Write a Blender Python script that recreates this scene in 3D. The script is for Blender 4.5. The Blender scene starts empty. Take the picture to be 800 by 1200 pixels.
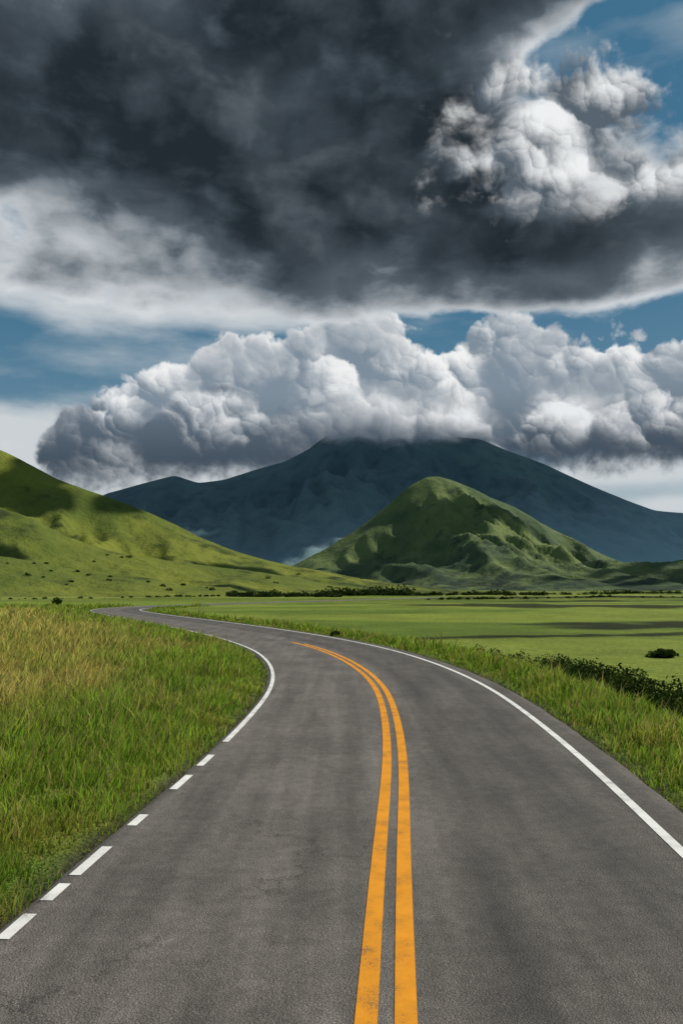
import bpy, math, numpy as np
from mathutils import Vector
rng=np.random.default_rng(7)
sc=bpy.context.scene
sc.view_settings.view_transform='Standard'; sc.view_settings.look='None'; sc.view_settings.exposure=0
# ------------------------------------------------ camera
HC=2.7; F=942.0; HY=690.0
TH=math.atan((HY-600)/F)
cam=bpy.data.cameras.new('camera'); co=bpy.data.objects.new('camera',cam); sc.collection.objects.link(co)
co.location=(0,0,HC); co.rotation_euler=(math.pi/2+TH,0,0)
cam.sensor_fit='VERTICAL'; cam.sensor_height=36; cam.lens=36*F/1200; cam.clip_end=80000; cam.clip_start=0.1
sc.camera=co
def pdir(x,y):
    cx=(x-400)/F; cy=(600-y)/F
    return np.array([cx, math.cos(TH)-cy*math.sin(TH), math.sin(TH)+cy*math.cos(TH)])
def azel(x,y):
    d=pdir(x,y); return math.degrees(math.atan2(d[0],d[1])), math.degrees(math.atan2(d[2],math.hypot(d[0],d[1])))
def at_depth(x,y,Y):
    d=pdir(x,y); d=d/d[1]*Y; return d[0], HC+d[2]
def gnd_Y(y):
    d=pdir(400,y); return -HC/d[2]*d[1]
# ------------------------------------------------ numpy noise
_p=rng.permutation(256); _p=np.concatenate([_p,_p,_p])
_g=rng.normal(size=(256,2)); _g/=np.linalg.norm(_g,axis=1)[:,None]
def perlin(x,y):
    xi=np.floor(x).astype(np.int64); yi=np.floor(y).astype(np.int64)
    xf=x-xi; yf=y-yi; xi&=255; yi&=255
    def gr(ix,iy,fx,fy):
        g=_g[_p[_p[ix&255]+(iy&255)]]; return g[...,0]*fx+g[...,1]*fy
    u=xf**3*(xf*(xf*6-15)+10); v=yf**3*(yf*(yf*6-15)+10)
    a=gr(xi,yi,xf,yf)*(1-u)+gr(xi+1,yi,xf-1,yf)*u
    b=gr(xi,yi+1,xf,yf-1)*(1-u)+gr(xi+1,yi+1,xf-1,yf-1)*u
    return (a*(1-v)+b*v)*1.5
def fbm(x,y,o=5,r=.5):
    s=0;a=1;t=0
    for i in range(o):
        s=s+a*perlin(x+i*17.3,y-i*9.1); t+=a; a*=r; x=x*2.03; y=y*2.03
    return s/t
def ridged(x,y,o=5):
    s=0;a=1;t=0
    for i in range(o):
        s=s+a*(1-np.abs(perlin(x+i*13.3,y+i*7.1))*2); t+=a; a*=.5; x=x*2.03; y=y*2.03
    return s/t
def sstep(a,b,x):
    t=np.clip((x-a)/(b-a),0,1); return t*t*(3-2*t)
# ------------------------------------------------ node DSL
class S:
    def __init__(s,nt,sock): s.nt=nt; s.k=sock
    def _m(s,op,*a,clamp=False):
        n=s.nt.nodes.new('ShaderNodeMath'); n.operation=op; n.use_clamp=clamp
        for i,v in enumerate((s,)+a):
            if isinstance(v,S): s.nt.links.new(v.k,n.inputs[i])
            else: n.inputs[i].default_value=float(v)
        return S(s.nt,n.outputs[0])
    def __add__(s,o): return s._m('ADD',o)
    __radd__=__add__
    def __sub__(s,o): return s._m('SUBTRACT',o)
    def __rsub__(s,o): return (s*-1)+o
    def __mul__(s,o): return s._m('MULTIPLY',o)
    __rmul__=__mul__
    def __truediv__(s,o): return s._m('DIVIDE',o)
    def exp(s): return s._m('EXPONENT')
    def max(s,o): return s._m('MAXIMUM',o)
    def min(s,o): return s._m('MINIMUM',o)
    def clamp(s): return s._m('ADD',0.0,clamp=True)
    def pow(s,e): return s._m('POWER',e)
    def sm(s,a,b):
        n=s.nt.nodes.new('ShaderNodeMapRange'); n.interpolation_type='SMOOTHSTEP'
        s.nt.links.new(s.k,n.inputs[0]); n.inputs[1].default_value=a; n.inputs[2].default_value=b
        return S(s.nt,n.outputs[0])
def vec(nt,x,y,z=0.0):
    n=nt.nodes.new('ShaderNodeCombineXYZ')
    for i,v in enumerate((x,y,z)):
        if isinstance(v,S): nt.links.new(v.k,n.inputs[i])
        else: n.inputs[i].default_value=v
    return S(nt,n.outputs[0])
def noise(nt,v,scale,detail=4,rough=.5,dim='3D',dist=0,color=False):
    n=nt.nodes.new('ShaderNodeTexNoise'); n.noise_dimensions=dim
    if v is not None: nt.links.new(v.k,n.inputs['Vector'])
    n.inputs['Scale'].default_value=scale; n.inputs['Detail'].default_value=detail; n.inputs['Roughness'].default_value=rough
    n.inputs['Distortion'].default_value=dist
    return S(nt,n.outputs['Color' if color else 'Fac'])
def voro(nt,v,scale,detail=0,rough=.5,dim='2D',feature='F1'):
    n=nt.nodes.new('ShaderNodeTexVoronoi'); n.voronoi_dimensions=dim; n.feature=feature
    nt.links.new(v.k,n.inputs['Vector']); n.inputs['Scale'].default_value=scale
    if 'Detail' in n.inputs: n.inputs['Detail'].default_value=detail; n.inputs['Roughness'].default_value=rough
    return S(nt,n.outputs['Distance'])
def mix(nt,f,a,b):
    n=nt.nodes.new('ShaderNodeMix'); n.data_type='RGBA'
    for i,v in ((0,f),(6,a),(7,b)):
        if isinstance(v,S): nt.links.new(v.k,n.inputs[i])
        elif i==0: n.inputs[0].default_value=v
        else: n.inputs[i].default_value=tuple(v)+(1,)
    return S(nt,n.outputs[2])
def sep(nt,v):
    n=nt.nodes.new('ShaderNodeSeparateXYZ'); nt.links.new(v.k,n.inputs[0]); return [S(nt,o) for o in n.outputs]
def curve(nt,x,pts,lo,hi,vlo,vhi):
    n=nt.nodes.new('ShaderNodeFloatCurve')
    t=(x-lo)/(hi-lo); nt.links.new(t.clamp().k,n.inputs['Value'])
    c=n.mapping.curves[0]
    P=sorted(((px-lo)/(hi-lo),(py-vlo)/(vhi-vlo)) for px,py in pts)
    c.points[0].location=P[0]; c.points[1].location=P[-1]
    for p in P[1:-1]: c.points.new(*p)
    for p in c.points: p.handle_type='AUTO'
    n.mapping.update()
    return S(nt,n.outputs[0])*(vhi-vlo)+vlo
# ------------------------------------------------ sun
SUN_EL=42; SUN_AZ=78   # degrees right of the view direction
sd=Vector((math.sin(math.radians(SUN_AZ))*math.cos(math.radians(SUN_EL)),math.cos(math.radians(SUN_AZ))*math.cos(math.radians(SUN_EL)),math.sin(math.radians(SUN_EL))))
sl=bpy.data.lights.new('sun','SUN'); so=bpy.data.objects.new('sun',sl); sc.collection.objects.link(so)
sl.energy=4.8; sl.angle=math.radians(.5); sl.color=(1,.93,.80)
so.rotation_euler=(-sd).to_track_quat('-Z','Y').to_euler(); so.location=(50,-20,60)
# ------------------------------------------------ world
w=bpy.data.worlds.new('World'); sc.world=w; w.use_nodes=True; nt=w.node_tree; nt.nodes.clear()
out=nt.nodes.new('ShaderNodeOutputWorld'); bg=nt.nodes.new('ShaderNodeBackground'); nt.links.new(bg.outputs[0],out.inputs[0])
K=0.1; bg.inputs[1].default_value=K
sky=nt.nodes.new('ShaderNodeTexSky'); sky.sky_type='NISHITA'; sky.sun_disc=False
sky.sun_elevation=math.radians(SUN_EL); sky.sun_rotation=math.radians(SUN_AZ)
tc=nt.nodes.new('ShaderNodeTexCoord')
X,Y,Z=sep(nt,S(nt,tc.outputs['Generated']))
U=X._m('ARCTAN2',Y)*57.2958; V=Z._m('ARCSINE')*57.2958
P=vec(nt,U,V)
def C(r,g,b):
    f=lambda c:((c/255+.055)/1.055)**2.4
    return (f(r)/K,f(g)/K,f(b)/K)
def blobs(lst):
    s=None
    for x,y,rx,ry,a in lst:
        u,v=azel(x,y); ru=rx/15.5; rv=ry/15.5
        n=nt.nodes.new('ShaderNodeVectorMath'); n.operation='MULTIPLY_ADD'
        nt.links.new(P.k,n.inputs[0]); n.inputs[1].default_value=(1/ru,1/rv,0); n.inputs[2].default_value=(-u/ru,-v/rv,0)
        q=nt.nodes.new('ShaderNodeVectorMath'); q.operation='DOT_PRODUCT'; nt.links.new(n.outputs[0],q.inputs[0]); nt.links.new(n.outputs[0],q.inputs[1])
        g=S(nt,q.outputs['Value'])._m('MULTIPLY',-1.0).exp()
        m_=nt.nodes.new('ShaderNodeMath'); m_.operation='MULTIPLY_ADD'; nt.links.new(g.k,m_.inputs[0]); m_.inputs[1].default_value=a
        if s is not None: nt.links.new(s.k,m_.inputs[2])
        else: m_.inputs[2].default_value=0
        s=S(nt,m_.outputs[0])
    return s
# base sky
hz=(V*V*-1/60).exp()
skyc=S(nt,sky.outputs[0])
teal=mix(nt,V.sm(0,24),C(110,145,162),C(48,106,136))
base=mix(nt,0.85,skyc,teal)
n0=noise(nt,vec(nt,U*0.3,V),.22,5,.5,'2D')
base=mix(nt,((hz*1.2)+(n0-.5)*1.6).clamp()*.9,base,C(196,204,208))
veil=(blobs([(20,500,190,45,1.1),(150,560,220,30,.9),(720,552,120,16,.9),(790,592,70,12,1.2),(60,345,330,32,1.0)])+(n0-.5)*1.5).sm(.25,.9)
base=mix(nt,veil,base,C(202,208,212))
def puffs(u,v,scales,wh,wl,Lu=.72,Lv=.70,smooth=(.4,.4,.4,.4)):
    h=None;l=None
    for i,(s,a,b) in enumerate(zip(scales,wh,wl)):
        q=vec(nt,u+i*11.7,v-i*5.3)
        n=nt.nodes.new('ShaderNodeTexVoronoi'); n.voronoi_dimensions='2D'; n.feature='SMOOTH_F1'
        n.inputs['Smoothness'].default_value=smooth[i]
        nt.links.new(q.k,n.inputs['Vector']); n.inputs['Scale'].default_value=s
        dvec=nt.nodes.new('ShaderNodeVectorMath'); dvec.operation='SUBTRACT'; nt.links.new(q.k,dvec.inputs[0]); nt.links.new(n.outputs['Position'],dvec.inputs[1])
        dp=nt.nodes.new('ShaderNodeVectorMath'); dp.operation='DOT_PRODUCT'; nt.links.new(dvec.outputs[0],dp.inputs[0]); dp.inputs[1].default_value=(Lu*s,Lv*s,0)
        d=S(nt,n.outputs['Distance']); hh=(1-d*d*1.4)*a; ll=S(nt,dp.outputs['Value'])*b
        h=hh if h is None else h+hh; l=ll if l is None else l+ll
    return h,l
wn=noise(nt,P,.28,1,.5,'2D',color=True); wx,wy,_=sep(nt,wn)
fn=noise(nt,P,1.1,4,.55,'2D',color=True); fx,fy,fz=sep(nt,fn)
soft=noise(nt,vec(nt,U+40,V*1.3),.16,4,.5,'2D')
bu_=U+(wx-.5)*1.8+(fx-.5)*.60; bv_=V*1.10+(wy-.5)*1.8+(fy-.5)*.60
Hb,Lb=puffs(bu_,bv_,(.20,.47,1.05,2.3),(.52,.27,.14,.07),(1.0,.58,.25,.09),smooth=(.38,.30,.25,.25))
def cumulus(base,toppx,amp,white,mid,dark,sf,kL,fade,off,bright,basecurve):
    top=curve(nt,U,[azel(x,y) for x,y in toppx],-60,60,-5,35)
    d=top-V+(Hb-.72)*amp+(fz-.5)*.8
    a=d.sm(-.1,sf)
    hb=V-basecurve
    a=a*(hb+(Hb-.7)*1.2+(fx-.5)*1.5).sm(-1.0,1.4)
    g=(d.max(0)*(-1/fade)).exp()
    det=(soft.sm(.40,.60)*.55+g*.45+.12).clamp()
    L=(g*.60+Lb*kL*det+off+bright+(Hb-.7)*.4+(soft-.5)*.8)*(hb.sm(-.5,4.0)*.6+.4)
    low=hb.sm(.5,6)
    sh=mix(nt,low,dark,mid)
    c=mix(nt,L.sm(-.05,1.0),sh,white)
    return mix(nt,a,base,c)
far_base=[(-500,560),(-100,562),(200,560),(500,545),(640,545),(800,541),(1300,550)]
bcv=curve(nt,U,[azel(x,y) for x,y in far_base],-60,60,-5,35)
brt=blobs([(440,478,90,34,.40),(680,480,50,26,.5),(440,392,110,30,.26),(545,490,40,20,.35),(230,420,70,22,.22)])
base=cumulus(base,[(-600,470),(-200,480),(0,560),(60,520),(110,475),(165,440),(240,405),(300,385),(350,362),(400,355),(450,360),(480,395),(520,400),(560,378),(640,368),(690,402),(740,382),(800,395),(900,380),(1300,420)],
   4.0,C(240,241,241),C(126,141,155),C(80,93,107),.6,1.0,1.7,.02,brt,bcv)
base=cumulus(base,[(-600,580),(0,570),(50,510),(90,470),(150,480),(220,452),(280,445),(330,472),(370,466),(420,448),(470,460),(520,482),(560,482),(600,505),(640,462),(690,466),(730,505),(800,475),(1000,480),(1300,500)],
   3.4,C(232,235,237),C(102,117,132),C(68,81,94),.9,.9,1.4,-.05,brt,bcv)
# upper dark deck
pu=U+(wx-.5)*1.2; pv=V*1.45+(wy-.5)*1.2
fb=noise(nt,vec(nt,pu,pv),.075,6,.5,'2D')
fb2=noise(nt,vec(nt,pu+2.2,pv+2.4),.075,6,.5,'2D')
fbh=noise(nt,vec(nt,pu*.8+9,pv*1.1),.30,5,.55,'2D')
Hd,Ld=puffs(pu+(fx-.5)*.3,pv+(fy-.5)*.3,(.14,.36),(.62,.38),(.6,.40),smooth=(.9,.7))
T=blobs([(40,95,560,155,1.55),(500,240,220,75,1.0),(700,292,190,34,1.0),(530,135,105,65,.65),(430,-30,210,75,.85),(800,232,90,32,.5),(230,335,330,34,.42),(600,350,260,16,.40),(650,-8,130,30,.65),
         (745,70,125,38,-1.7),(220,412,420,26,-.7)])
T=T+(V-42).max(0)*.03
T=T+(fb-.5)*1.3+(Hd-.72)*.45+(fbh-.5)*.75
Ta=T.sm(.28,.66)
thick=T.sm(.38,1.15)
em=Ld*.45+(fb-fb2)*1.4+(fbh-.5)*.6
L=((1-thick)*.92+em*(1.0-thick*.85)-.03).clamp()
dk=mix(nt,(T-.75).sm(0,.8),C(92,104,114),C(35,44,51))
dk=mix(nt,(((fb-fb2)*2.6+(fbh-.5)*.8)+.16).clamp()*.45,dk,C(108,120,130))
uc=mix(nt,L,dk,C(212,217,221))
base=mix(nt,Ta,base,uc)
# sunlit heads breaking out of the deck on the right: feathered into the grey on their left and underneath
T2=blobs([(640,130,95,36,1.05),(715,122,40,22,.45),(560,155,110,50,.70),(780,203,125,28,1.1),(660,225,90,28,.65)])+(Hb-.72)*1.15+(fz-.5)*.45+(fbh-.5)*.5
topside=blobs([(640,105,120,36,.40),(560,115,60,35,.16),(760,182,110,22,.45),(680,205,70,20,.22)])
a2=T2.sm(.28,.80)*(U-azel(510,150)[0]+(fbh-.5)*18+(Hb-.7)*8).sm(-3,8)
L2=Lb*.75+(soft-.5)*.5+.15+topside+(Hb-.7)*.3+(fbh-.5)*.4
c2=mix(nt,L2.sm(-.1,1.0),C(88,100,111),C(238,240,241))
base=mix(nt,a2*(V-azel(740,285)[1]+(fbh-.5)*5).sm(0,5.5),base,c2)
nt.links.new(base.k,bg.inputs[0])
w.cycles.sampling_method='NONE'
# ------------------------------------------------ mesh helpers
def mesh_obj(name,verts,faces,mat,cols=None,smooth=False,parent=None):
    me=bpy.data.meshes.new(name)
    verts=np.asarray(verts,dtype=np.float32); faces=np.asarray(faces,dtype=np.int32)
    k=faces.shape[1]
    me.vertices.add(len(verts)); me.vertices.foreach_set('co',verts.ravel())
    me.loops.add(faces.size); me.loops.foreach_set('vertex_index',faces.ravel())
    me.polygons.add(len(faces)); me.polygons.foreach_set('loop_start',np.arange(len(faces),dtype=np.int32)*k)
    me.polygons.foreach_set('loop_total',np.full(len(faces),k,dtype=np.int32))
    if smooth: me.polygons.foreach_set('use_smooth',np.ones(len(faces),dtype=bool))
    me.update(calc_edges=True)
    if cols is not None:
        ca=me.color_attributes.new('Col','FLOAT_COLOR','POINT')
        c=np.ones((len(verts),4),dtype=np.float32); c[:,:3]=cols; ca.data.foreach_set('color',c.ravel())
    me.materials.append(mat)
    o=bpy.data.objects.new(name,me); sc.collection.objects.link(o)
    if parent: o.parent=parent
    return o
def grid_faces(ny,nx):
    i=np.arange(ny-1)[:,None]*nx+np.arange(nx-1)[None,:]
    i=i.ravel(); return np.stack([i,i+1,i+nx+1,i+nx],1)
def material(name):
    m=bpy.data.materials.new(name); m.use_nodes=True; t=m.node_tree; t.nodes.clear()
    o=t.nodes.new('ShaderNodeOutputMaterial'); b=t.nodes.new('ShaderNodeBsdfPrincipled'); t.links.new(b.outputs[0],o.inputs[0])
    b.inputs['Roughness'].default_value=.9; b.inputs['Specular IOR Level'].default_value=.15
    tcn=t.nodes.new('ShaderNodeNewGeometry')
    return m,t,b,S(t,tcn.outputs['Position'])
def bump(t,b,h,strength,dist):
    n=t.nodes.new('ShaderNodeBump'); n.inputs['Strength'].default_value=strength; n.inputs['Distance'].default_value=dist
    t.links.new(h.k,n.inputs['Height']); t.links.new(n.outputs[0],b.inputs['Normal'])
# ------------------------------------------------ road centre line
cp=np.array([(-2.5,-18),(-1.3,-10),(-.5,-4),(-.1,-.5),(.035,1),(.105,2),(.20,3.3),(.30,4.6),(.375,6.2),(.39,8),(.27,9.8),(0,11.7),(-.47,13.8),(-1.45,16.8),(-3.1,20.8),(-5.3,25.5),(-7.9,31),(-10.3,37),(-11.0,42),(-10.0,48),(-6.2,58),(1,72),(12,95),(30,130)])*HC
def catmull(p,n=24):
    o=[]
    for i in range(1,len(p)-2):
        a,b,c,d=p[i-1:i+3]
        for t in np.arange(n)/n:
            o.append(.5*((2*b)+(c-a)*t+(2*a-5*b+4*c-d)*t*t+(3*b-a-3*c+d)*t**3))
    o=np.array(o)
    s=np.concatenate([[0],np.cumsum(np.linalg.norm(np.diff(o,axis=0),axis=1))])
    ss=np.arange(0,s[-1],.5)
    q=np.stack([np.interp(ss,s,o[:,0]),np.interp(ss,s,o[:,1])],1)
    for _ in range(12): q[1:-1]=.25*q[:-2]+.5*q[1:-1]+.25*q[2:]
    return q
CL=catmull(cp)
tan=np.gradient(CL,axis=0); tan/=np.linalg.norm(tan,axis=1)[:,None]
nor=np.stack([tan[:,1],-tan[:,0]],1)   # right side
def sdist(x,y):
    sh=x.shape; x=x.ravel(); y=y.ravel(); out=np.full(x.shape,1e4)
    m=np.where((np.abs(x)<150)&(y<380)&(y>-80))[0]
    q=CL[::2]; nn=nor[::2]
    for k in range(0,len(m),20000):
        i=m[k:k+20000]
        dx=x[i,None]-q[None,:,0]; dy=y[i,None]-q[None,:,1]
        j=np.argmin(dx*dx+dy*dy,1); r=np.arange(len(i))
        s=dx[r,j]*nn[j,0]+dy[r,j]*nn[j,1]; dd=np.hypot(dx[r,j],dy[r,j])
        out[i]=np.where(dd>abs(s)+1.5,np.sign(s)*dd,s)
    far=out>9e3
    out[far]=np.where(x[far]>0,1e3,-1e3)
    return out.reshape(sh)
LW=1.09*HC; EL=-(LW+.16); ER=LW+.55
RZ=.03
def gheight(x,y,s):
    side=np.where(s<0,-s+EL, s-ER)
    off=np.maximum(side,0)
    z=-.03+sstep(0,.5,off)*.04
    z=z+sstep(.3,4,off)*(fbm(x*.25,y*.25,3)*.10)
    z=z+sstep(4,60,off)*(fbm(x*.02,y*.02,3)*.9)+sstep(60,600,off)*(fbm(x*.003+5,y*.003,3)*3-1)
    near=((s>0)&(y>-30)&(y<120)).astype(float)
    d=np.exp(-((s-6.9)/.8)**2)*.7+sstep(5.2,7.5,s)*.55*(1-sstep(40,90,s))
    z=z-near*d*(1-sstep(90,120,y))
    return z
def spaced(a,b,d0,g):
    o=[0.0]; d=d0
    while o[-1]<b: o.append(o[-1]+d); d=d*g if o[-1]>25 else d
    n=[0.0]; d=d0
    while n[-1]>a: n.append(n[-1]-d); d=d*g if n[-1]<-25 else d
    return np.array(n[::-1][:-1]+o)
gx=spaced(-40000,40000,.24,1.034); gy=spaced(-3000,40000,.24,1.022)
GX,GY=np.meshgrid(gx,gy); sdg=sdist(GX,GY); GZ=gheight(GX,GY,sdg)
def meadow_col(x,y,s):
    off=np.where(s<0,-s+EL,s-ER)
    n=fbm(x*.12,y*.12,4); n2=fbm(x*.6+9,y*.6,3); n3=fbm(x*.02,y*.02,3)
    green=np.array([.155,.225,.025]); lush=np.array([.105,.185,.020]); gold=np.array([.35,.29,.080]); olive=np.array([.26,.25,.045])
    c=green+(lush-green)*sstep(-.2,.3,n)[...,None]
    gl=sstep(2.0,6.5,off+n*4+n2*1.8)*sstep(10,19,y+n*6)*(s<0)*(1-sstep(80,110,y+n3*30))
    gl=gl*(.55+.45*sstep(-.25,.15,n2+n*.4))
    c=c+(gold-c)*(gl*.88)[...,None]
    olr=sstep(-.1,.35,n2+n*.6)*.55
    c=c+(olive-c)*(olr*(1-gl))[...,None]
    fr=(s>7.5)*sstep(7.5,9,np.minimum(s,50))
    band=sstep(-.12,.12,fbm(x*.012+3,y*.035,3)); fieldc=np.array([.10,.155,.02])*(1-band)[...,None]+np.array([.19,.24,.034])*band[...,None]
    c=c+(fieldc-c)*(fr*.85)[...,None]
    wob=fbm(x*.05,y*.05,3)
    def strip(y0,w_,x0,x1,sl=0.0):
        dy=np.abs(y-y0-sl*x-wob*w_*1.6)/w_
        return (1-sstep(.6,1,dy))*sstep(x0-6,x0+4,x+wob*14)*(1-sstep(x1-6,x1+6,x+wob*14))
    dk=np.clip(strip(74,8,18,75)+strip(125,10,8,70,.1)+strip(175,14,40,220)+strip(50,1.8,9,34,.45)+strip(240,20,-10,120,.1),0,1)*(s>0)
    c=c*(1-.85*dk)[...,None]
    ff=sstep(130,260,y); fields=sstep(-.1,.1,fbm(x*.004,y*.012,3)); f2=sstep(.1,.2,fbm(x*.003+8,y*.02+3,3))
    c=c*(1-.5*(ff*fields)[...,None]); c=c+(np.array([.2,.2,.06])-c)*(ff*f2*.5)[...,None]
    return c
gcol=meadow_col(GX,GY,sdg)
dirt=np.array([.05,.045,.03]); off=np.where(sdg<0,-sdg+EL,sdg-ER)
k=(1-sstep(0,.45,off))[...,None]; gcol=gcol*(1-k)+dirt*k
m,t,b,pos=material('meadow_grass')
at=t.nodes.new('ShaderNodeAttribute'); at.attribute_name='Col'
n1=noise(t,pos,3.0,6,.65); n2=noise(t,pos,.12,5,.6); nm=noise(t,pos,18,3,.6)
f=(n1*.9+n2*.7+nm*.5)*.93
mm=t.nodes.new('ShaderNodeVectorMath'); mm.operation='SCALE'; t.links.new(at.outputs['Color'],mm.inputs[0]); t.links.new((f.pow(1.8)).k,mm.inputs['Scale'])
t.links.new(mm.outputs[0],b.inputs['Base Color']); bump(t,b,n1+nm*.5,.8,.25)
mesh_obj('ground',np.stack([GX,GY,GZ],-1).reshape(-1,3),grid_faces(*GX.shape),m,gcol.reshape(-1,3),True)
# ------------------------------------------------ road
def ribbon(o1,o2,z,i0=0,i1=None,nx=2):
    q=CL[i0:i1]; nn=nor[i0:i1]; offs=np.linspace(o1,o2,nx)
    v=np.zeros((len(q),nx,3))
    v[...,0]=q[:,None,0]+nn[:,None,0]*offs; v[...,1]=q[:,None,1]+nn[:,None,1]*offs; v[...,2]=z
    return v.reshape(-1,3),grid_faces(len(q),nx)[:, ::-1]
m,t,b,pos=material('asphalt')
at=t.nodes.new('ShaderNodeAttribute'); at.attribute_name='Col'
agg=noise(t,pos,70,3,.85); ag2=voro(t,pos,60,0,.5,'3D'); mid=noise(t,pos,6,6,.72); lo=noise(t,pos,.6,5,.6)
sx_,sy_,_z=sep(t,pos); stre=noise(t,vec(t,sx_*2.6,sy_*.16),1.0,4,.6,'2D')
cn=noise(t,pos,1.6,6,.7,color=True); cnx,cny,_z=sep(t,cn)
cr=voro(t,vec(t,sx_+(cnx-.5)*1.5,sy_*.8+(cny-.5)*1.5),.27,0,.5,'2D','DISTANCE_TO_EDGE')
crk=(cr.sm(.0,.0065)+ (1-noise(t,pos,.45,2,.5).sm(.42,.50))).clamp()
tone=((agg-.5)*4.0+1).max(.15)*((mid-.5)*1.2+1)*((lo-.5)*1.1+1)*((stre-.5)*1.0+1)*(crk*.55+.45)
spk=(1-ag2.sm(.10,.34))
base_c=mix(t,spk*.5,(.112,.101,.092),(.34,.31,.28))
v1=t.nodes.new('ShaderNodeVectorMath'); v1.operation='MULTIPLY'; t.links.new(base_c.k,v1.inputs[0]); t.links.new(at.outputs['Color'],v1.inputs[1])
v2=t.nodes.new('ShaderNodeVectorMath'); v2.operation='SCALE'; t.links.new(v1.outputs[0],v2.inputs[0]); t.links.new(tone.k,v2.inputs['Scale'])
t.links.new(v2.outputs[0],b.inputs['Base Color']); b.inputs['Roughness'].default_value=.75; b.inputs['Specular IOR Level'].default_value=.35
bump(t,b,agg+ag2*.8+mid*.2,1.0,.009)
NX=57; v,f=ribbon(EL,ER,RZ,nx=NX)
vv=v.reshape(-1,NX,3)
for col,sg in ((0,-1),(NX-1,1)):
    r=fbm(vv[:,col,0]*1.3+sg*7,vv[:,col,1]*1.3,3)*.05
    vv[:,col,:2]+=nor*(r[:,None]); vv[:,col,2]-=.05
offs=np.linspace(EL,ER,NX)
tr=1-.16*np.exp(-((np.abs(np.abs(offs)-1.5)-.75)/.3)**2)-.24*sstep(.2,1,offs)+.06*(offs<0)
jn=np.exp(-((offs-.95)/.07)**2)
pat=fbm(vv[:,NX//2,1]*.12,vv[:,NX//2,0]*.1,3)
tc_=(tr[None,:]*(1-.30*jn[None,:]*sstep(-.2,.2,pat)[:,None]))[...,None]*np.ones(3)
mesh_obj('road',vv.reshape(-1,3),f,m,tc_.reshape(-1,3),True)
def paint(name,col,wear):
    m,t,b,pos=material(name)
    n=noise(t,pos,60,3,.7); n2=noise(t,pos,2.5,5,.65)
    wm=(n*.6+n2*.6).sm(wear,wear+.12)
    c2=tuple(c*.78 for c in col)
    c=mix(t,n2.sm(.3,.7),col,c2); c=mix(t,wm*.8,c,(.10,.09,.08))
    t.links.new(c.k,b.inputs['Base Color']); b.inputs['Roughness'].default_value=.65; bump(t,b,n,.5,.005); return m
my=paint('yellow_paint',(.72,.29,.02),.65); mw=paint('white_paint',(.74,.74,.72),.65)
PZ=RZ+.006
iy=int(np.argmax(CL[:,1]>gnd_Y(753)))
v,f=ribbon(-.195,-.052,PZ,i1=iy); va,fa=ribbon(.052,.195,PZ,i1=iy-3)
mesh_obj('center_line',np.concatenate([v,va]),np.concatenate([f,fa+len(v)]),my)
v,f=ribbon(LW-.06,LW+.06,PZ); mesh_obj('edge_line',v,f,mw)
Ly=CL[:,1]+nor[:,1]*(-LW)
def fine(o1,o2,y0,y1):
    idx=np.arange(len(CL)); lim=int(np.argmax(Ly>45))
    i0=np.interp(y0,Ly[:lim],idx[:lim]); i1=np.interp(y1,Ly[:lim],idx[:lim]); ii=np.linspace(i0,i1,8)
    q=np.stack([np.interp(ii,idx,CL[:,0]),np.interp(ii,idx,CL[:,1])],1); nn=np.stack([np.interp(ii,idx,nor[:,0]),np.interp(ii,idx,nor[:,1])],1)
    v=np.zeros((8,2,3)); v[:,0,:2]=q+nn*o1; v[:,1,:2]=q+nn*o2; v[...,2]=PZ
    return v.reshape(-1,3),grid_faces(8,2)[:, ::-1]
VV=[];FF=[];n=0
for a,bb_ in [(1330,1280),(1230,1160),(1106,1076),(1060,1040),(1030,996),(971,958),(928,911),(900,887)]:
    v,f=fine(-LW-.055,-LW+.055,gnd_Y(a),gnd_Y(bb_)); VV.append(v);FF.append(f+n);n+=len(v)
i0=int(np.argmax(Ly>gnd_Y(876))); v,f=ribbon(-LW-.055,-LW+.055,PZ,i0=i0); VV.append(v);FF.append(f+n)
mesh_obj('edge_line',np.concatenate(VV),np.concatenate(FF),mw)
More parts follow.
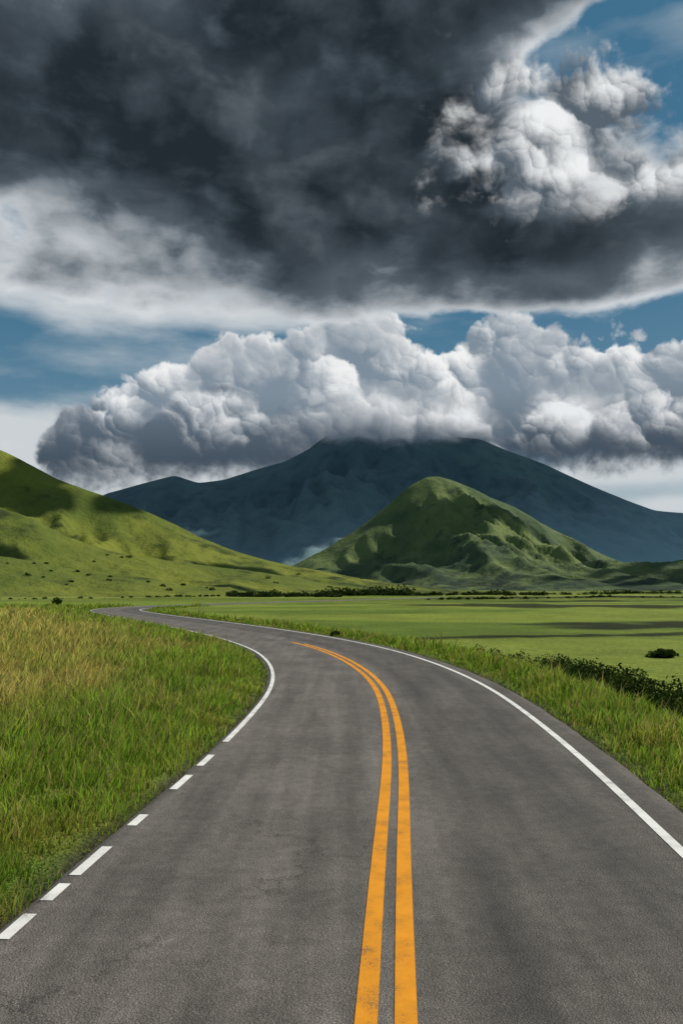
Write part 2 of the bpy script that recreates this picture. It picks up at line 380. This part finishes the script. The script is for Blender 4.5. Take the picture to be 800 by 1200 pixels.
# ------------------------------------------------ grass blades
def blades(name,N,rmin,rmax,amin,amax,hscale,mat):
    u=rng.random(N); r=rmin*(rmax/rmin)**(u**.9); a=np.radians(rng.uniform(amin,amax,N))
    x=r*np.sin(a); y=r*np.cos(a)
    s=sdist(x,y); off=np.where(s<0,-s+EL,s-ER)
    keep=(off>-.05+rng.random(N)*.10)&(rng.random(N)<.5+.5*sstep(0,.5,off))&(s<7.0)
    x,y,s,off,r=[q[keep] for q in (x,y,s,off,r)]
    n=len(x); z=gheight(x,y,s)-.01
    cl=fbm(x*.9,y*.9,3); c2=fbm(x*.15,y*.15,3)
    h=(.12+.22*sstep(0,1.2,off)+.12*sstep(2,6,off))*(1+1.2*cl+.5*c2)*rng.uniform(.4,1.25,n)*hscale
    seed=(rng.random(n)<.05); h=np.where(seed,h*1.5,h)
    w_=np.maximum(.0045,r*.0008)*rng.uniform(.7,1.3,n)
    ya=rng.uniform(0,2*np.pi,n); wx_=np.cos(ya)*w_; wy_=np.sin(ya)*w_
    lean=h*rng.uniform(.1,.8,n); la=rng.normal(.4,1.3,n)+c2*2; lx=np.cos(la)*lean; ly=np.sin(la)*lean
    V=np.zeros((n,5,3))
    V[:,0]=np.stack([x-wx_,y-wy_,z],1); V[:,1]=np.stack([x+wx_,y+wy_,z],1)
    V[:,2]=np.stack([x+wx_*.75+lx*.35,y+wy_*.75+ly*.35,z+h*.6],1); V[:,3]=np.stack([x-wx_*.75+lx*.35,y-wy_*.75+ly*.35,z+h*.6],1)
    V[:,4]=np.stack([x+lx,y+ly,z+h],1)
    i=np.arange(n)[:,None]*5
    T=np.concatenate([i+[0,1,2],i+[0,2,3],i+[3,2,4]],0)
    c=meadow_col(x,y,s)*rng.uniform(.6,1.4,(n,1))*(1.42+.6*cl[:,None])
    c=c*(1+rng.normal(0,.08,(n,3)))
    straw=(rng.random(n)<.10)|seed; c[straw]=np.array([.36,.31,.10])*rng.uniform(.7,1.2,(straw.sum(),1))
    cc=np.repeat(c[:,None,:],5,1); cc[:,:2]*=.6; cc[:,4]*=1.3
    return mesh_obj(name,V.reshape(-1,3),T,mat,np.clip(cc,0.005,1).reshape(-1,3))
def leafmat(name,tr=.3):
    m=bpy.data.materials.new(name); m.use_nodes=True; t=m.node_tree; t.nodes.clear()
    o=t.nodes.new('ShaderNodeOutputMaterial'); d=t.nodes.new('ShaderNodeBsdfDiffuse'); l=t.nodes.new('ShaderNodeBsdfTranslucent'); x=t.nodes.new('ShaderNodeMixShader')
    at=t.nodes.new('ShaderNodeAttribute'); at.attribute_name='Col'
    t.links.new(at.outputs['Color'],d.inputs[0]); t.links.new(at.outputs['Color'],l.inputs[0]); x.inputs[0].default_value=tr
    t.links.new(d.outputs[0],x.inputs[1]); t.links.new(l.outputs[0],x.inputs[2]); t.links.new(x.outputs[0],o.inputs[0]); return m
gm=leafmat('grass_blade',.45)
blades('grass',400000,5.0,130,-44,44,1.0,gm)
# ------------------------------------------------ leaf masses
lm=leafmat('leaves',.2)
def leaf_mass(name,cent,rad,nper,size,col,mat=lm):
    cent=np.asarray(cent,float); rad=np.asarray(rad,float); M=len(cent)
    n=M*nper; d=rng.normal(size=(n,3)); d/=np.linalg.norm(d,axis=1)[:,None]
    lump=1+.25*np.sin(d[:,0]*5+np.repeat(rng.random(M)*6,nper))*np.cos(d[:,2]*4+np.repeat(rng.random(M)*6,nper))
    rr=rng.random(n)**.35*lump
    p=np.repeat(cent,nper,0)+d*rr[:,None]*np.repeat(rad,nper,0)
    sz=size*rng.uniform(.5,1.4,n)*np.repeat((rad[:,0]/rad[:,0].mean()),nper)**.5
    a=rng.normal(size=(n,3)); a/=np.linalg.norm(a,axis=1)[:,None]; b_=np.cross(a,rng.normal(size=(n,3))); b_/=np.linalg.norm(b_,axis=1)[:,None]
    a*=sz[:,None]; b_*=sz[:,None]*.6
    V=np.stack([p-a,p-b_,p+a,p+b_],1)
    c=np.array(col)*rng.uniform(.5,1.5,(n,1))*np.repeat(rng.uniform(.7,1.3,(M,1)),nper,0)
    c=np.repeat(c[:,None],4,1)
    return mesh_obj(name,V.reshape(-1,3),np.arange(n*4).reshape(-1,4),mat,np.clip(c,.003,1).reshape(-1,3))
ci=np.where((CL[:,1]>8)&(CL[:,1]<44))[0]
cs=[];rs=[]
for i in ci:
    fy_=CL[i,1]; fade=1-.55*sstep(22,44,fy_)
    for _ in range(5):
        o=7.8+rng.normal(0,.55); x=CL[i,0]+nor[i,0]*o+rng.normal(0,.2); y=CL[i,1]+nor[i,1]*o+rng.normal(0,.2)
        if perlin(np.array(x*.3),np.array(y*.3))<-.3+.25*(1-fade): continue
        q=rng.uniform(.28,.6)*fade; cs.append((x,y,-.9+q*.9+rng.uniform(0,.5)*fade)); rs.append((q*1.1,q*1.1,q*.85))
leaf_mass('hedge',cs,rs,170,.045,(.036,.058,.014))
def ground_z(x,y): x=np.array([x],float);y=np.array([y],float); return float(gheight(x,y,sdist(x,y))[0])
def shrub(px,py,r,h,n=5):
    Yv=gnd_Y(py); x,_=at_depth(px,py,Yv); z=ground_z(x,Yv)
    c=[(x+rng.normal(0,r*.5),Yv+rng.normal(0,r*.4),z+h*rng.uniform(.2,.6)) for _ in range(n)]
    leaf_mass('shrub',c,[(r*.5,r*.5,h*.45)]*n,500,r*.07,(.03,.05,.012))
shrub(67,709,1.0,1.2); shrub(782,757,.8,.4,6); shrub(393,745,.35,.3,4)
# ------------------------------------------------ hills
def pts_world(px,Y):
    a=np.array([at_depth(x,y,Y) for x,y in px]); return a[:,0],a[:,1]
def hill_mesh(name,sil,Y0,Wf,Wb,x0,x1,nx,ny,fn,mat):
    sx,sz=pts_world(sil,Y0)
    xs=np.linspace(x0,x1,nx); ys=np.linspace(Y0-Wf,Y0+Wb,ny); XX,YY=np.meshgrid(xs,ys)
    tt=np.where(YY<Y0,(Y0-YY)/Wf,(YY-Y0)/Wb); Zz=fn(XX,YY,tt,lambda q:np.interp(q,sx,sz))
    mesh_obj(name,np.stack([XX,YY,Zz],-1).reshape(-1,3),grid_faces(ny,nx),mat,None,True)
    return XX,YY,Zz
def hillmat(name,c1,c2,c3,sc1,bs,bd,zl=None):
    m,t,b,pos=material(name)
    n1=noise(t,pos,sc1,7,.62); n2=noise(t,pos,sc1*5,7,.68); n3=noise(t,pos,sc1*.3,4,.5)
    c=mix(t,n1.sm(.4,.62),c1,c2); c=mix(t,(n2*.6+n3*.5).sm(.53,.66),c,c3)
    if zl: 
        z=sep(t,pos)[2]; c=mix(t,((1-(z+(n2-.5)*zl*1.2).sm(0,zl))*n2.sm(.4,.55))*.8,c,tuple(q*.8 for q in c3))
    t.links.new(c.k,b.inputs['Base Color']); bump(t,b,n2+n1,bs,bd); return m
hm=hillmat('hill_grass',(.155,.175,.026),(.080,.110,.019),(.026,.040,.010),.008,1.0,5)
def smooth_interp(f,x,w):
    return sum(f(x+o*w) for o in (-1,-.5,0,.5,1))/5
def mk_left(sc_,amp,wd):
    def left_fn(X,Y,T,s):
        wx_=fbm(X*.006,Y*.006,3)*40
        z=smooth_interp(s,X-T*10+wx_*T,wd)
        p=(1-T)**1.4
        gul=ridged(X*sc_+Y*sc_*.7,Y*sc_*.5-X*sc_*.4+3,6)
        z=z*p*(1-amp*sstep(0,.4,T)*(1-gul)*1.8)+fbm(X*.03,Y*.03,3)*1.2*p
        return z-1.5*T-.6
    return left_fn
H1=hill_mesh('hill',[(-900,330),(-500,400),(-250,450),(-100,492),(0,525),(40,545),(70,562),(110,576),(150,590),(190,606),(230,626),(270,643),(330,660),(400,672),(440,680),(520,690),(700,700)],720,300,500,-1000,330,520,260,mk_left(.008,.50,12),hm)
H2=hill_mesh('hill',[(-900,400),(-500,470),(-200,540),(0,592),(30,603),(60,618),(90,632),(130,645),(200,656),(300,668),(380,682),(450,694),(600,705)],470,190,200,-700,130,420,200,mk_left(.011,.46,6),hm)
H3=hill_mesh('hill',[(-900,560),(-300,615),(0,650),(40,655),(110,668),(200,680),(260,688),(330,698),(500,706)],330,110,130,-460,60,360,140,mk_left(.014,.38,4),hm)
mid_sil=[(150,705),(300,680),(345,660),(380,642),(420,618),(455,590),(482,566),(500,557),(515,557),(535,563),(560,574),(600,592),(640,616),(690,644),(740,668),(800,688),(900,705)]
def mid_fn(X,Y,T,s):
    wx_=fbm(X*.0015,Y*.0015,3)*200
    z=smooth_interp(s,X-T*420+wx_*T,14)
    gul=ridged(X*.0034+Y*.001,Y*.0009-X*.0006+5,7)
    p=(1-T)**1.25
    return z*p*(1-.80*sstep(0,.22,T)*(1-gul))+fbm(X*.01,Y*.01,4)*5*p-8*T-4
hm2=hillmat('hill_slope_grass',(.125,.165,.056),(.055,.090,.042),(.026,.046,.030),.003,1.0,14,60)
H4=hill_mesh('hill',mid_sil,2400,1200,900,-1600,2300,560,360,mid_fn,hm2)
m,t,b,pos=material('hazed_mountain_slope')
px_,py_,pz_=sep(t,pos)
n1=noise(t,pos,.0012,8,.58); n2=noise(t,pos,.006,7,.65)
c=mix(t,n1.sm(.35,.65),(.068,.118,.140),(.095,.155,.160)); c=mix(t,n2.sm(.45,.7)*.8,c,(.042,.082,.105))  # slope colours tinted blue to imitate distance haze
c=mix(t,(1-(pz_-px_*.16).sm(-700,800))*.95,c,(.30,.44,.49))  # aerial haze painted into the base colour, paler low and to the right
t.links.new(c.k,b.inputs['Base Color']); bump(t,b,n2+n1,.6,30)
wn_=noise(t,pos,.0022,6,.6); fa_=(pz_+(wn_-.5)*420).sm(1150,1290)
trn=t.nodes.new('ShaderNodeBsdfTransparent'); mxs=t.nodes.new('ShaderNodeMixShader'); outn=[n for n in t.nodes if n.type=='OUTPUT_MATERIAL'][0]
t.links.new(fa_.k,mxs.inputs[0]); t.links.new(b.outputs[0],mxs.inputs[1]); t.links.new(trn.outputs[0],mxs.inputs[2]); t.links.new(mxs.outputs[0],outn.inputs[0])
mt_sil=[(-900,640),(-400,600),(-100,640),(20,630),(80,604),(125,578),(165,567),(205,557),(232,566),(262,562),(300,550),(335,540),(362,526),(385,508),(410,500),(440,496),(470,496),(510,504),(540,512),(563,514),(590,526),(640,545),(690,568),(730,585),(765,598),(800,601),(860,608),(960,620),(1200,600),(1700,660)]
def mt_fn(X,Y,T,s):
    wx_=fbm(X*.0004,Y*.0004,4)*900
    z=smooth_interp(s,X+wx_*T,30)
    gul=ridged(X*.0015+wx_*.0006,Y*.00035+3,7)
    p=(1-T)**1.15
    return z*p*(1-.42*sstep(0,.25,T)*(1-gul))+fbm(X*.003,Y*.003,5)*22*(.25+sstep(0,.3,T))*p-60*T
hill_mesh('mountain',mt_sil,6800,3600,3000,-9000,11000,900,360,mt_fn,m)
# ------------------------------------------------ cloud blockers added out of view to the right, to shade hills and mountain
mc,t,b,pos=material('shadow_cloud_white'); b.inputs['Base Color'].default_value=(.85,.85,.86,1); b.inputs['Roughness'].default_value=1
import bmesh
def shadow_cloud(targets,h,K_=7):
    bm=bmesh.new()
    for tx,ty,tz,rx,ry in targets:
        c=Vector((tx,ty,tz))+sd*(h/sd.z)
        for k in range(K_):
            o=Vector((rng.normal(0,rx*.55),rng.normal(0,ry*.55),rng.normal(0,min(rx,ry)*.12)))
            r=bmesh.ops.create_icosphere(bm,subdivisions=4,radius=1)
            q=rng.uniform(.35,.65)
            for v in r['verts']:
                d=v.co.copy(); s_=1+.16*math.sin(d.x*7+k)*math.sin(d.y*6+k*2)*math.cos(d.z*7)+.07*math.sin(d.x*19+k)*math.sin(d.y*17)
                v.co=c+o+Vector((d.x*rx*q*s_,d.y*ry*q*s_,d.z*min(rx,ry)*q*.5*s_))
    me=bpy.data.meshes.new('shadow_cloud'); bm.to_mesh(me); bm.free(); me.materials.append(mc)
    me.polygons.foreach_set('use_smooth',np.ones(len(me.polygons),dtype=bool))
    o=bpy.data.objects.new('shadow_cloud',me); sc.collection.objects.link(o)
shadow_cloud([(-270,690,70,60,35),(-150,560,30,50,22),(-60,640,20,40,25)],700)
shadow_cloud([(-190,420,20,34,14),(-80,380,5,45,12)],500)
shadow_cloud([(430,2200,230,150,100),(-120,2050,60,230,120),(650,1500,10,260,90)],2300)
shadow_cloud([(-2200,6400,500,1300,1200),(-600,6200,600,1300,1100),(900,6500,700,1200,800),(600,5000,400,1300,700),(2600,5900,400,1300,900),(3300,4600,200,1500,900),(1900,4300,100,1200,700)],8500,16)
# ------------------------------------------------ distant trees
cs=[];rs=[]
def trow(px0,px1,Yd,n,sz,slope=0):
    for i in range(n):
        px=rng.uniform(px0,px1); x,z=at_depth(px,690,Yd); y=Yd+slope*(px-px0)+rng.normal(0,Yd*.012); q=sz*rng.uniform(.4,1.2)*(rng.random()**.5)
        x=x*y/Yd
        zg=ground_z(x,y); cs.append((x,y,zg+q*.4)); rs.append((q*1.3,q,q*.8))
trow(375,485,300,90,3.0); trow(270,400,260,100,1.6); trow(430,640,330,130,1.6); trow(620,800,600,120,2.6); trow(170,260,250,30,.7)
trow(500,820,200,90,.6,.15); trow(480,700,420,80,1.4); trow(-20,160,230,20,.6)
for XX,YY,ZZ,kk,q0 in ((H3[0],H3[1],H3[2],26,.9),(H2[0],H2[1],H2[2],30,1.4),(H1[0],H1[1],H1[2],30,2.0)):
    fl=np.where((ZZ.ravel()>1)&(ZZ.ravel()<28)&(XX.ravel()>-0.45*YY.ravel())&(fbm(XX*.02,YY*.02,2).ravel()>.12))[0]
    if len(fl):
        for j in rng.choice(fl,kk):
            q=q0*rng.uniform(.4,1.2); cs.append((XX.ravel()[j],YY.ravel()[j],ZZ.ravel()[j]+q*.3)); rs.append((q*1.4,q,q*.7))
leaf_mass('tree_line',cs,rs,70,.32,(.028,.045,.014))
